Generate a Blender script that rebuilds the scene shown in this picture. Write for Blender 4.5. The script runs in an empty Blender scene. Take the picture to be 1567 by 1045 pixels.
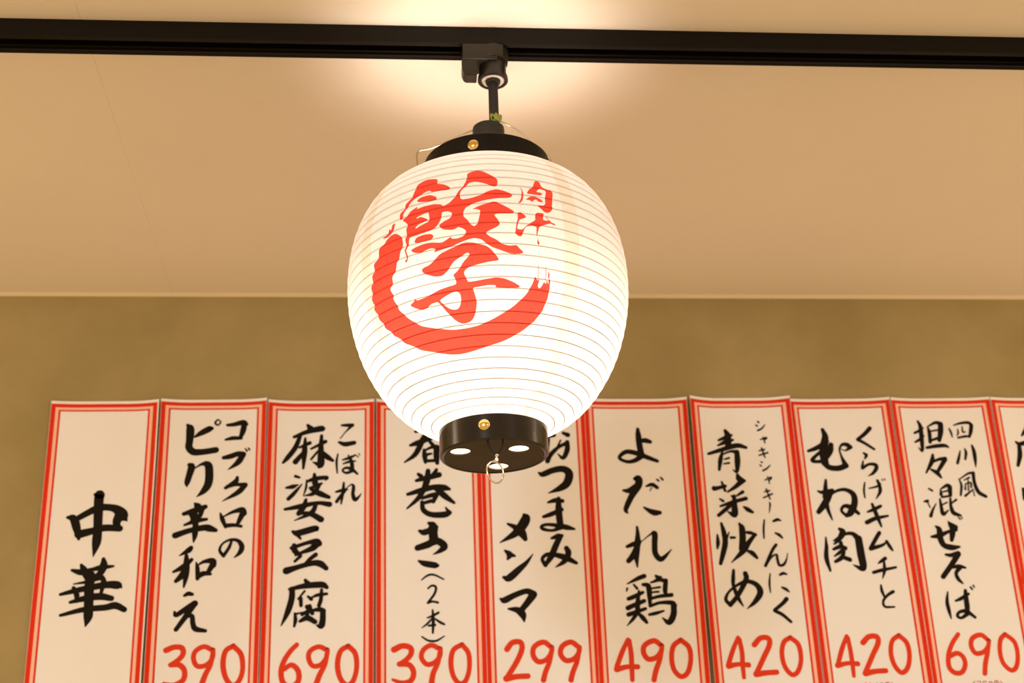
import bpy, bmesh, math, random
from mathutils import Vector, Matrix
from mathutils.geometry import delaunay_2d_cdt

# ------------------------------------------------------------------ setup
scene = bpy.context.scene
col = scene.collection
CAM_F=2171.5
CAM_P=0.406727; CAM_Y=0.089141; CAM_R=-0.034553
WALL_Y=2.11937
RAIL=(1.38169,1.41741,0.02324)
LANT=(0.10234,1.39859,0.474,-0.00803,0.00517)
EYE = 1.5                       # camera height; the ceiling is 1 m above it
CEIL = EYE + 1.0
W, H = 1567, 1045

def cam_axes():
    cp, sp = math.cos(CAM_P), math.sin(CAM_P)
    cy, sy = math.cos(CAM_Y), math.sin(CAM_Y)
    f = Vector((sy*cp, cy*cp, sp)); r = Vector((cy, -sy, 0)); u = r.cross(f)
    cr, sr = math.cos(CAM_R), math.sin(CAM_R)
    return r*cr + u*sr, u*cr - r*sr, f

cd = bpy.data.cameras.new('camera')
cam = bpy.data.objects.new('camera', cd); col.objects.link(cam)
R_, U_, F_ = cam_axes()
m = Matrix((R_, U_, -F_)).transposed().to_4x4(); m.translation = (0, 0, EYE)
cam.matrix_world = m
cd.sensor_fit = 'HORIZONTAL'; cd.sensor_width = 36.0; cd.lens = 36.0*CAM_F/W
cd.clip_start = 0.05
cd.dof.use_dof = True; cd.dof.focus_distance = 1.44; cd.dof.aperture_fstop = 9.0
scene.camera = cam

world = bpy.data.worlds.new('room_light'); scene.world = world
world.use_nodes = True
bg = world.node_tree.nodes['Background']
bg.inputs[0].default_value = (1.0, 0.66, 0.32, 1); bg.inputs[1].default_value = 0.76

def spot(loc, target, power, color, angle, size=.06, blend=.9):  # unseen fill spots behind the camera, added to brighten the menu strips
    d = bpy.data.lights.new('strip_fill_spot', 'SPOT'); d.energy = power; d.color = color; d.spot_size = math.radians(angle); d.spot_blend = blend; d.shadow_soft_size = size
    o = bpy.data.objects.new('strip_fill_spot', d); col.objects.link(o); o.location = loc
    o.rotation_euler = (Vector(target) - Vector(loc)).to_track_quat('-Z', 'Y').to_euler()
SPOT_C = (.90, .94, .98)
spot((-1.0, -1.2, 2.40), (-0.15, 2.1, 1.35), 85, SPOT_C, 62, .22)
spot((1.7, -1.1, 2.40), (0.75, 2.1, 1.35), 46, SPOT_C, 62, .22)
def neighbour(x, power, color):     # the next lanterns along the same track
    d = bpy.data.lights.new('next_lantern_glow', 'POINT'); d.energy = power; d.color = color; d.shadow_soft_size = .14
    o = bpy.data.objects.new('next_lantern_glow', d); col.objects.link(o); o.location = (x, 1.40, 2.15)
    d = bpy.data.lights.new('next_lantern_top_glow', 'SPOT'); d.energy = power*4.5; d.color = (1.0, .86, .70); d.shadow_soft_size = .05   # light leaving its open top
    d.spot_size = math.radians(70); d.spot_blend = .8
    o = bpy.data.objects.new('next_lantern_top_glow', d); col.objects.link(o); o.location = (x, 1.43, 2.22); o.rotation_euler = (math.pi, 0, 0)
neighbour(-1.45, 10.0, (1.0, .76, .42))
neighbour(1.70, 8.5, (1.0, .80, .56))
BULB = 3.0; BULB_DOWN = 23.5

vs = scene.view_settings
vs.view_transform = 'Standard'; vs.look = 'None'; vs.exposure = 0.0; vs.gamma = 1.0; vs.use_curve_mapping = False

# ------------------------------------------------------------------ materials
def mat(name, color, rough=0.5, metal=0.0, spec=0.5):
    m = bpy.data.materials.new(name); m.use_nodes = True
    b = m.node_tree.nodes['Principled BSDF']
    b.inputs['Base Color'].default_value = (*color, 1); b.inputs['Roughness'].default_value = rough
    b.inputs['Metallic'].default_value = metal; b.inputs['Specular IOR Level'].default_value = spec
    return m

def mottle(m, c1, c2, scale, detail=6, bump=0.0, bscale=60):
    nt = m.node_tree; b = nt.nodes['Principled BSDF']
    tc = nt.nodes.new('ShaderNodeTexCoord')
    n = nt.nodes.new('ShaderNodeTexNoise'); n.inputs['Scale'].default_value = scale; n.inputs['Detail'].default_value = detail
    n.inputs['Roughness'].default_value = 0.6
    r = nt.nodes.new('ShaderNodeValToRGB'); r.color_ramp.elements[0].position = 0.3; r.color_ramp.elements[1].position = 0.7
    r.color_ramp.elements[0].color = (*c1, 1); r.color_ramp.elements[1].color = (*c2, 1)
    nt.links.new(tc.outputs['Object'], n.inputs['Vector']); nt.links.new(n.outputs['Fac'], r.inputs['Fac'])
    nt.links.new(r.outputs['Color'], b.inputs['Base Color'])
    if bump:
        n2 = nt.nodes.new('ShaderNodeTexNoise'); n2.inputs['Scale'].default_value = bscale; n2.inputs['Detail'].default_value = 8
        bp = nt.nodes.new('ShaderNodeBump'); bp.inputs['Strength'].default_value = bump; bp.inputs['Distance'].default_value = 0.004
        nt.links.new(tc.outputs['Object'], n2.inputs['Vector']); nt.links.new(n2.outputs['Fac'], bp.inputs['Height'])
        nt.links.new(bp.outputs['Normal'], b.inputs['Normal'])
    return m

M = {}
M['plaster'] = mottle(mat('tan_plaster', (.45, .36, .22), .9, spec=.2), (.305, .235, .098), (.395, .310, .148), 5.0, bump=.15, bscale=35)
M['ceiling'] = mottle(mat('ceiling_paint', (.8, .7, .55), .9, spec=.2), (.80, .71, .60), (.84, .75, .64), 2.0, bump=.03, bscale=120)
M['caulk'] = mat('caulk_bead', (.74, .62, .44), .6)
M['rail'] = mat('black_aluminium', (.008, .006, .004), .45, spec=.12)
M['rail_slot'] = mat('dark_slot', (.004, .003, .003), .6)
M['plastic'] = mat('black_plastic', (.018, .014, .009), .35, spec=.32)
M['matte_black'] = mat('matte_black', (.012, .010, .008), .6)
M['lacquer'] = mottle(mat('black_lacquer', (.010, .008, .006), .18), (.008, .006, .005), (.013, .010, .008), 30)
M['top_lacquer'] = mottle(mat('black_lacquer_matte', (.006, .005, .004), .4, spec=.2), (.005, .004, .003), (.008, .006, .005), 30)
M['plate'] = mottle(mat('bare_black_board', (.04, .027, .007), .6, spec=.3), (.036, .024, .006), (.046, .031, .009), 40)
M['brass'] = mat('brass', (.83, .58, .20), .22, 1.0)
M['chrome'] = mat('nickel', (.80, .74, .66), .18, 1.0)
M['wire'] = mat('steel_wire', (.55, .45, .32), .35, 1.0)
M['wood'] = mat('bare_wood', (.72, .58, .38), .6)
M['cord'] = mat('black_cord', (.010, .009, .008), .8)
M['tie'] = mottle(mat('green_tie', (.30, .36, .05), .6), (.22, .30, .03), (.40, .42, .09), 200)
M['paper'] = mottle(mat('menu_paper', (.88, .85, .81), .75, spec=.15), (.835, .83, .85), (.86, .855, .875), 6)
M['red'] = mat('red_print', (.70, .030, .004), .6, spec=.12)
M['pink'] = mat('pink_print', (.88, .52, .41), .6, spec=.3)
M['ink'] = mat('black_ink', (.010, .007, .004), .7, spec=.1)
M['price'] = mat('red_brush_ink', (.70, .045, .012), .6, spec=.12)
M['fine'] = mat('faded_red_print', (.45, .16, .10), .6)

def thin_paper(name, color, seam_color=None, refl=0.30, trans=0.55):
    m = bpy.data.materials.new(name); m.use_nodes = True
    nt = m.node_tree; nt.nodes.clear()
    out = nt.nodes.new('ShaderNodeOutputMaterial')
    add = nt.nodes.new('ShaderNodeAddShader')
    d = nt.nodes.new('ShaderNodeBsdfDiffuse'); t = nt.nodes.new('ShaderNodeBsdfTranslucent')
    nt.links.new(d.outputs[0], add.inputs[0]); nt.links.new(t.outputs[0], add.inputs[1])
    nt.links.new(add.outputs[0], out.inputs['Surface'])
    tc = nt.nodes.new('ShaderNodeTexCoord')
    # paper fibre mottling
    n = nt.nodes.new('ShaderNodeTexNoise'); n.inputs['Scale'].default_value = 70; n.inputs['Detail'].default_value = 5
    nt.links.new(tc.outputs['Object'], n.inputs['Vector'])
    mr = nt.nodes.new('ShaderNodeMapRange'); mr.inputs['To Min'].default_value = .95; mr.inputs['To Max'].default_value = 1.03
    nt.links.new(n.outputs['Fac'], mr.inputs['Value'])
    base = nt.nodes.new('ShaderNodeMix'); base.data_type = 'RGBA'; base.blend_type = 'MULTIPLY'; base.inputs[0].default_value = 1
    src = nt.nodes.new('ShaderNodeRGB'); src.outputs[0].default_value = (*color, 1)
    csock = src.outputs[0]
    if seam_color:      # doubled paper where the four panels overlap (strip width in metres along the curve)
        uv = nt.nodes.new('ShaderNodeAttribute'); uv.attribute_name = 'angle'
        s = nt.nodes.new('ShaderNodeMath'); s.operation = 'SUBTRACT'; s.inputs[1].default_value = 0.53
        md = nt.nodes.new('ShaderNodeMath'); md.operation = 'PINGPONG'; md.inputs[1].default_value = math.pi/4
        ab = nt.nodes.new('ShaderNodeMath'); ab.operation = 'LESS_THAN'; ab.inputs[1].default_value = 0.062
        nt.links.new(uv.outputs['Fac'], s.inputs[0]); nt.links.new(s.outputs[0], md.inputs[0]); nt.links.new(md.outputs[0], ab.inputs[0])
        mx = nt.nodes.new('ShaderNodeMix'); mx.data_type = 'RGBA'
        nt.links.new(ab.outputs[0], mx.inputs[0]); nt.links.new(csock, mx.inputs[6]); mx.inputs[7].default_value = (*seam_color, 1)
        csock = mx.outputs[2]
    nt.links.new(csock, base.inputs[6]); nt.links.new(mr.outputs[0], base.inputs[7])
    for sh, k in ((d, refl), (t, trans)):
        ml = nt.nodes.new('ShaderNodeMix'); ml.data_type = 'RGBA'; ml.blend_type = 'MULTIPLY'; ml.inputs[0].default_value = 1
        ml.inputs[7].default_value = (k, k, k, 1)
        nt.links.new(base.outputs[2], ml.inputs[6]); nt.links.new(ml.outputs[2], sh.inputs['Color'])
    return m
M['washi'] = thin_paper('lantern_paper', (1.0, .93, .84), (.94, .82, .66), .42, .096)
M['emblem'] = thin_paper('lantern_red', (.98, .084, .050), None, .42, .096)
M['rib'] = mat('bamboo_rib', (.34, .24, .13), .7)

# ------------------------------------------------------------------ helpers
def link(name, me, material, parent=None, smooth=False):
    if material is not None:
        for mm in (material if isinstance(material, (list, tuple)) else [material]): me.materials.append(mm)
    o = bpy.data.objects.new(name, me); col.objects.link(o)
    if smooth:
        for p in me.polygons: p.use_smooth = True
    if parent: o.parent = parent
    return o
def from_bm(name, bm, material, parent=None, smooth=False, normals=True):
    if normals: bmesh.ops.recalc_face_normals(bm, faces=bm.faces)
    me = bpy.data.meshes.new(name); bm.to_mesh(me); bm.free()
    return link(name, me, material, parent, smooth)
def auto(o, deg=35):
    for p in o.data.polygons: p.use_smooth = True
    me = o.data
    bm = bmesh.new(); bm.from_mesh(me)
    for e in bm.edges:
        if len(e.link_faces) == 2 and e.calc_face_angle(0) > math.radians(deg): e.smooth = False
    bm.to_mesh(me); bm.free()
    return o
def tag(o, label, cat=None, group=None, kind=None):
    if label: o['label'] = label
    if cat: o['category'] = cat
    if group: o['group'] = group
    if kind: o['kind'] = kind
    return o
def empty(name, loc, rot=(0, 0, 0)):
    o = bpy.data.objects.new(name, None); o.empty_display_size = .05
    o.location = loc; o.rotation_euler = rot; col.objects.link(o); return o
def box(bm, x0, x1, y0, y1, z0, z1, bev=0.0):
    r = bmesh.ops.create_cube(bm, size=1, matrix=Matrix.Translation(((x0+x1)/2, (y0+y1)/2, (z0+z1)/2)) @ Matrix.Diagonal((x1-x0, y1-y0, z1-z0, 1)))
    if bev:
        es = list({e for v in r['verts'] for e in v.link_edges})
        bmesh.ops.bevel(bm, geom=es, offset=bev, segments=3, profile=.5, affect='EDGES')
def lathe(bm, prof, cx=0, cy=0, n=64, close=False):
    """revolve (r, z) pairs about a vertical axis"""
    rings = []
    for r, z in prof:
        if r < 1e-6: rings.append([bm.verts.new((cx, cy, z))])
        else: rings.append([bm.verts.new((cx + r*math.sin(2*math.pi*i/n), cy - r*math.cos(2*math.pi*i/n), z)) for i in range(n)])
    pr = list(zip(rings, rings[1:])) + ([(rings[-1], rings[0])] if close else [])
    for a, b in pr:
        for i in range(n):
            j = (i+1) % n
            if len(a) == 1 and len(b) == 1: continue
            if len(a) == 1: bm.faces.new((a[0], b[j], b[i]))
            elif len(b) == 1: bm.faces.new((a[i], a[j], b[0]))
            else: bm.faces.new((a[i], a[j], b[j], b[i]))
def spline(pts, sub=6):
    """Catmull-Rom through tuples of any length"""
    if len(pts) < 3: 
        a, b = pts[0], pts[-1]
        return [tuple(p + (q-p)*i/sub for p, q in zip(a, b)) for i in range(sub+1)]
    P = [tuple(2*a-b for a, b in zip(pts[0], pts[1]))] + list(pts) + [tuple(2*a-b for a, b in zip(pts[-1], pts[-2]))]
    out = []
    for i in range(1, len(P)-2):
        for k in range(sub):
            t = k/sub
            out.append(tuple(.5*(2*b + (c-a)*t + (2*a-5*b+4*c-d)*t*t + (3*b-a-3*c+d)*t**3) for a, b, c, d in zip(P[i-1], P[i], P[i+1], P[i+2])))
    out.append(tuple(pts[-1])); return out
def tube(bm, pts, r, n=10, closed=False):
    pts = [Vector(p) for p in pts]; rings = []; prev = None
    N = len(pts)
    for i, p in enumerate(pts):
        if closed: d = pts[(i+1) % N] - pts[i-1]
        else: d = pts[min(i+1, N-1)] - pts[max(i-1, 0)]
        d.normalize()
        if prev is None:
            a = d.orthogonal().normalized()
        else:
            a = (prev - d*prev.dot(d)).normalized()
        prev = a; b = d.cross(a)
        rr = r[i] if isinstance(r, (list, tuple)) else r
        rings.append([bm.verts.new(p + a*rr*math.cos(2*math.pi*k/n) + b*rr*math.sin(2*math.pi*k/n)) for k in range(n)])
    for i in range(N if closed else N-1):
        A, B = rings[i], rings[(i+1) % N]
        off = 0
        if closed and i == N-1:
            off = min(range(n), key=lambda s: (A[0].co - B[s].co).length)
        for k in range(n): bm.faces.new((A[k], A[(k+1) % n], B[(k+1+off) % n], B[(k+off) % n]))
    if not closed:
        bm.faces.new(rings[0]); bm.faces.new(rings[-1])
def quad_panel(name, corners, material, kind, thick):
    """a slab: front face given by four corners, thickened along a vector"""
    bm = bmesh.new(); t = Vector(thick)
    a = [bm.verts.new(c) for c in corners]; b = [bm.verts.new(Vector(c)+t) for c in corners]
    bm.faces.new(a); bm.faces.new(b[::-1])
    for i in range(4): bm.faces.new((a[i], b[i], b[(i+1) % 4], a[(i+1) % 4]))
    o = from_bm(name, bm, material); o['kind'] = kind; return o

# ------------------------------------------------------------------ room
XL, XR, YF = -1.9, 2.6, -0.6
quad_panel('wall_back', [(XL, WALL_Y, 0), (XR, WALL_Y, 0), (XR, WALL_Y, CEIL), (XL, WALL_Y, CEIL)], M['plaster'], 'structure', (0, .1, 0))
# the ceiling is two boards that meet in a hairline joint running towards the wall
SEAM = -0.3603
bm = bmesh.new()
xs = [XL, SEAM-.0010, SEAM-.0003, SEAM+.0003, SEAM+.0010, XR]; zs = [0, 0, .0005, .0005, 0, 0]
v0 = [bm.verts.new((x, YF, CEIL+z)) for x, z in zip(xs, zs)]; v1 = [bm.verts.new((x, WALL_Y+.1, CEIL+z)) for x, z in zip(xs, zs)]
t0 = [bm.verts.new((x, YF, CEIL+.1)) for x in (XL, XR)]; t1 = [bm.verts.new((x, WALL_Y+.1, CEIL+.1)) for x in (XL, XR)]
for i in range(5): bm.faces.new((v0[i], v1[i], v1[i+1], v0[i+1]))
bm.faces.new((t0[0], t0[1], t1[1], t1[0])); bm.faces.new(v0 + t0[::-1]); bm.faces.new(v1[::-1] + t1)
bm.faces.new((v0[0], t0[0], t1[0], v1[0])); bm.faces.new((v0[-1], v1[-1], t1[1], t0[1]))
tag(from_bm('ceiling', bm, M['ceiling']), None, kind='structure')
bm = bmesh.new()
pr = [(0, 0), (-.0052, 0), (-.0037, -.0018), (-.0018, -.0037), (0, -.0048)]
ends = []
for x in (XL, XR): ends.append([bm.verts.new((x, WALL_Y+a, CEIL+b)) for a, b in pr])
for i in range(5): bm.faces.new((ends[0][i], ends[0][(i+1) % 5], ends[1][(i+1) % 5], ends[1][i]))
bm.faces.new(ends[0][::-1]); bm.faces.new(ends[1])
tag(from_bm('trim_1', bm, M['caulk']), None, kind='structure')

# ------------------------------------------------------------------ lighting track on the ceiling
yn, yf, th = RAIL; zb = CEIL - th; zc = CEIL
w_ = yf - yn
rail = empty('lighting_track', (0.3, (yn+yf)/2, zc))
tag(rail, 'long black lighting track running across the ceiling above the lantern', 'lighting track')
def extr(name, prof, x0, x1, material, parent):
    bm = bmesh.new(); E = [[bm.verts.new((x - .3, y - (yn+yf)/2, z - zc)) for y, z in prof] for x in (x0, x1)]
    n = len(prof)
    for i in range(n): bm.faces.new((E[0][i], E[0][(i+1) % n], E[1][(i+1) % n], E[1][i]))
    bm.faces.new(E[0][::-1]); bm.faces.new(E[1])
    return from_bm(name, bm, material, parent)
X0, X1 = -1.45, 2.1
lp = .0085
extr('track_body', [(yn, zc), (yn, zb+.0008), (yn+.0008, zb), (yn+.0024, zb), (yn+.0030, zb+.0010), (yn+lp, zb+.0010), (yn+lp, zb+.0036), (yn+lp-.003, zb+.0036), (yn+lp-.003, zb+.019),
     (yf-lp+.003, zb+.019), (yf-lp+.003, zb+.0036), (yf-lp, zb+.0036), (yf-lp, zb+.0010), (yf-.0030, zb+.0010), (yf-.0024, zb), (yf-.0008, zb), (yf, zb+.0008), (yf, zc)], X0, X1, M['rail'], rail)
extr('conductor_insert', [(yn+lp-.003, zb+.0048), (yn+lp+.0016, zb+.0048), (yn+lp+.0016, zb+.0062), (yn+lp-.003, zb+.0062)], X0+.01, X1-.01, M['plastic'], rail)
extr('conductor_insert', [(yf-lp+.003, zb+.0048), (yf-lp-.0016, zb+.0048), (yf-lp-.0016, zb+.0062), (yf-lp+.003, zb+.0062)], X0+.01, X1-.01, M['plastic'], rail)

# ------------------------------------------------------------------ plug and stem that carry the lamp socket
YC = (yn+yf)/2; AX = .1132
fit = empty('pendant_fitting', (AX, YC, zb))
tag(fit, 'black plug adapter in the track with stem and lamp socket above the lantern', 'lamp fitting')
def F(name, bm, m, parent=fit, deg=35):
    o = from_bm(name, bm, m, parent); return auto(o, deg)
z0 = EYE - zb          # add to heights measured from the eye
bm = bmesh.new(); box(bm, .0775-AX, .118-AX, yn-.0010-YC, yf-.004-YC, EYE+.9552-zb, -.0002, .0012)
F('plug_body', bm, M['plastic'])
bm = bmesh.new(); box(bm, .0800-AX, .0860-AX, yn+.004-YC, yf-.012-YC, .9740+z0, .9852+z0, .0006); F('contact_blade', bm, M['rail_slot'])
# release lever with a rounded lower corner
bm = bmesh.new()
prof = [(.0768, .9552), (.0762, .9480), (.0766, .9410), (.0785, .9360), (.0812, .9335), (.0935, .9335), (.0940, .9345), (.0940, .9552)]
E = [[bm.verts.new((x-AX, y-YC, z+z0)) for x, z in prof] for y in (yn+.0005, yn+.0175)]
for i in range(8): bm.faces.new((E[0][i], E[0][(i+1) % 8], E[1][(i+1) % 8], E[1][i]))
bm.faces.new(E[0][::-1]); bm.faces.new(E[1])
bmesh.ops.recalc_face_normals(bm, faces=bm.faces)
bmesh.ops.bevel(bm, geom=[e for e in bm.edges], offset=.0005, segments=2, affect='EDGES')
lev = F('release_lever', bm, M['plastic'])
bm = bmesh.new(); box(bm, .0795-AX, .0808-AX, yn-.0001-YC, yn+.0015-YC, .9350+z0, .9530+z0, .0003); F('rib', bm, M['plastic'], lev)
# barrel: faceted block turning into a round cup
bm = bmesh.new()
lathe(bm, [(0, -.0002), (.0186, -.0002), (.0192, -.0012), (.0192, .9618+z0), (.0186, .9600+z0), (0, .9600+z0)], 0, -.002, 10)
F('swivel_barrel', bm, M['plastic'], deg=20)
bm = bmesh.new()
lathe(bm, [(0, .9602+z0), (.0160, .9602+z0), (.0160, .9450+z0), (.0176, .9420+z0), (.0178, .9370+z0), (.0172, .9362+z0), (.0140, .9362+z0), (.0136, .9370+z0), (.0136, .9410+z0), (0, .9410+z0)], 0, 0, 48)
F('cup', bm, M['plastic'])
bm = bmesh.new(); lathe(bm, [(.0135, .9412+z0), (.0135, .9376+z0), (.0128, .9366+z0), (.0090, .9366+z0), (.0086, .9376+z0), (.0086, .9412+z0)], 0, 0, 48, True)
tag(F('lock_ring', bm, mat('pale_zinc', (.85, .82, .78), .35, .35)), 'silver ring inside the black cup')
bm = bmesh.new(); lathe(bm, [(0, .9400+z0), (.0084, .9400+z0), (.0084, .9345+z0), (.0076, .9325+z0), (0, .9325+z0)], 0, 0, 32); F('gland', bm, M['matte_black'])
bm = bmesh.new(); lathe(bm, [(0, .9390+z0), (.0056, .9390+z0), (.0058, .8730+z0), (0, .8730+z0)], 0, 0, 24); F('stem', bm, M['matte_black'])
SX = .1063 - AX
bm = bmesh.new(); lathe(bm, [(0, .8745+z0), (.0150, .8745+z0), (.0180, .8720+z0), (.0184, .8690+z0), (.0184, .8400+z0), (.0165, .8370+z0), (0, .8370+z0)], SX, 0, 40)
F('socket', bm, M['matte_black'])
rnd = random.Random(4)
bm = bmesh.new()
for k in range(7):
    a = rnd.uniform(-2.2, .6); c = Vector((.0015, -.0062, .8815+z0))
    pts = [c + Vector((rnd.uniform(-.006, .006), rnd.uniform(-.004, .001), rnd.uniform(-.005, .006))) for _ in range(4)]
    tube(bm, [tuple(p) for p in spline([tuple(p) for p in pts], 5)], [.0006 + .0009*math.sin(math.pi*i/15) for i in range(16)], 8)
tube(bm, spline([(-.002, -.007, .879+z0), (.003, -.0075, .881+z0), (.007, -.007, .886+z0)], 6), [.0011]*13, 8)
tag(F('twist_tie', bm, M['tie']), 'yellow-green twisted tie at the foot of the stem')

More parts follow.
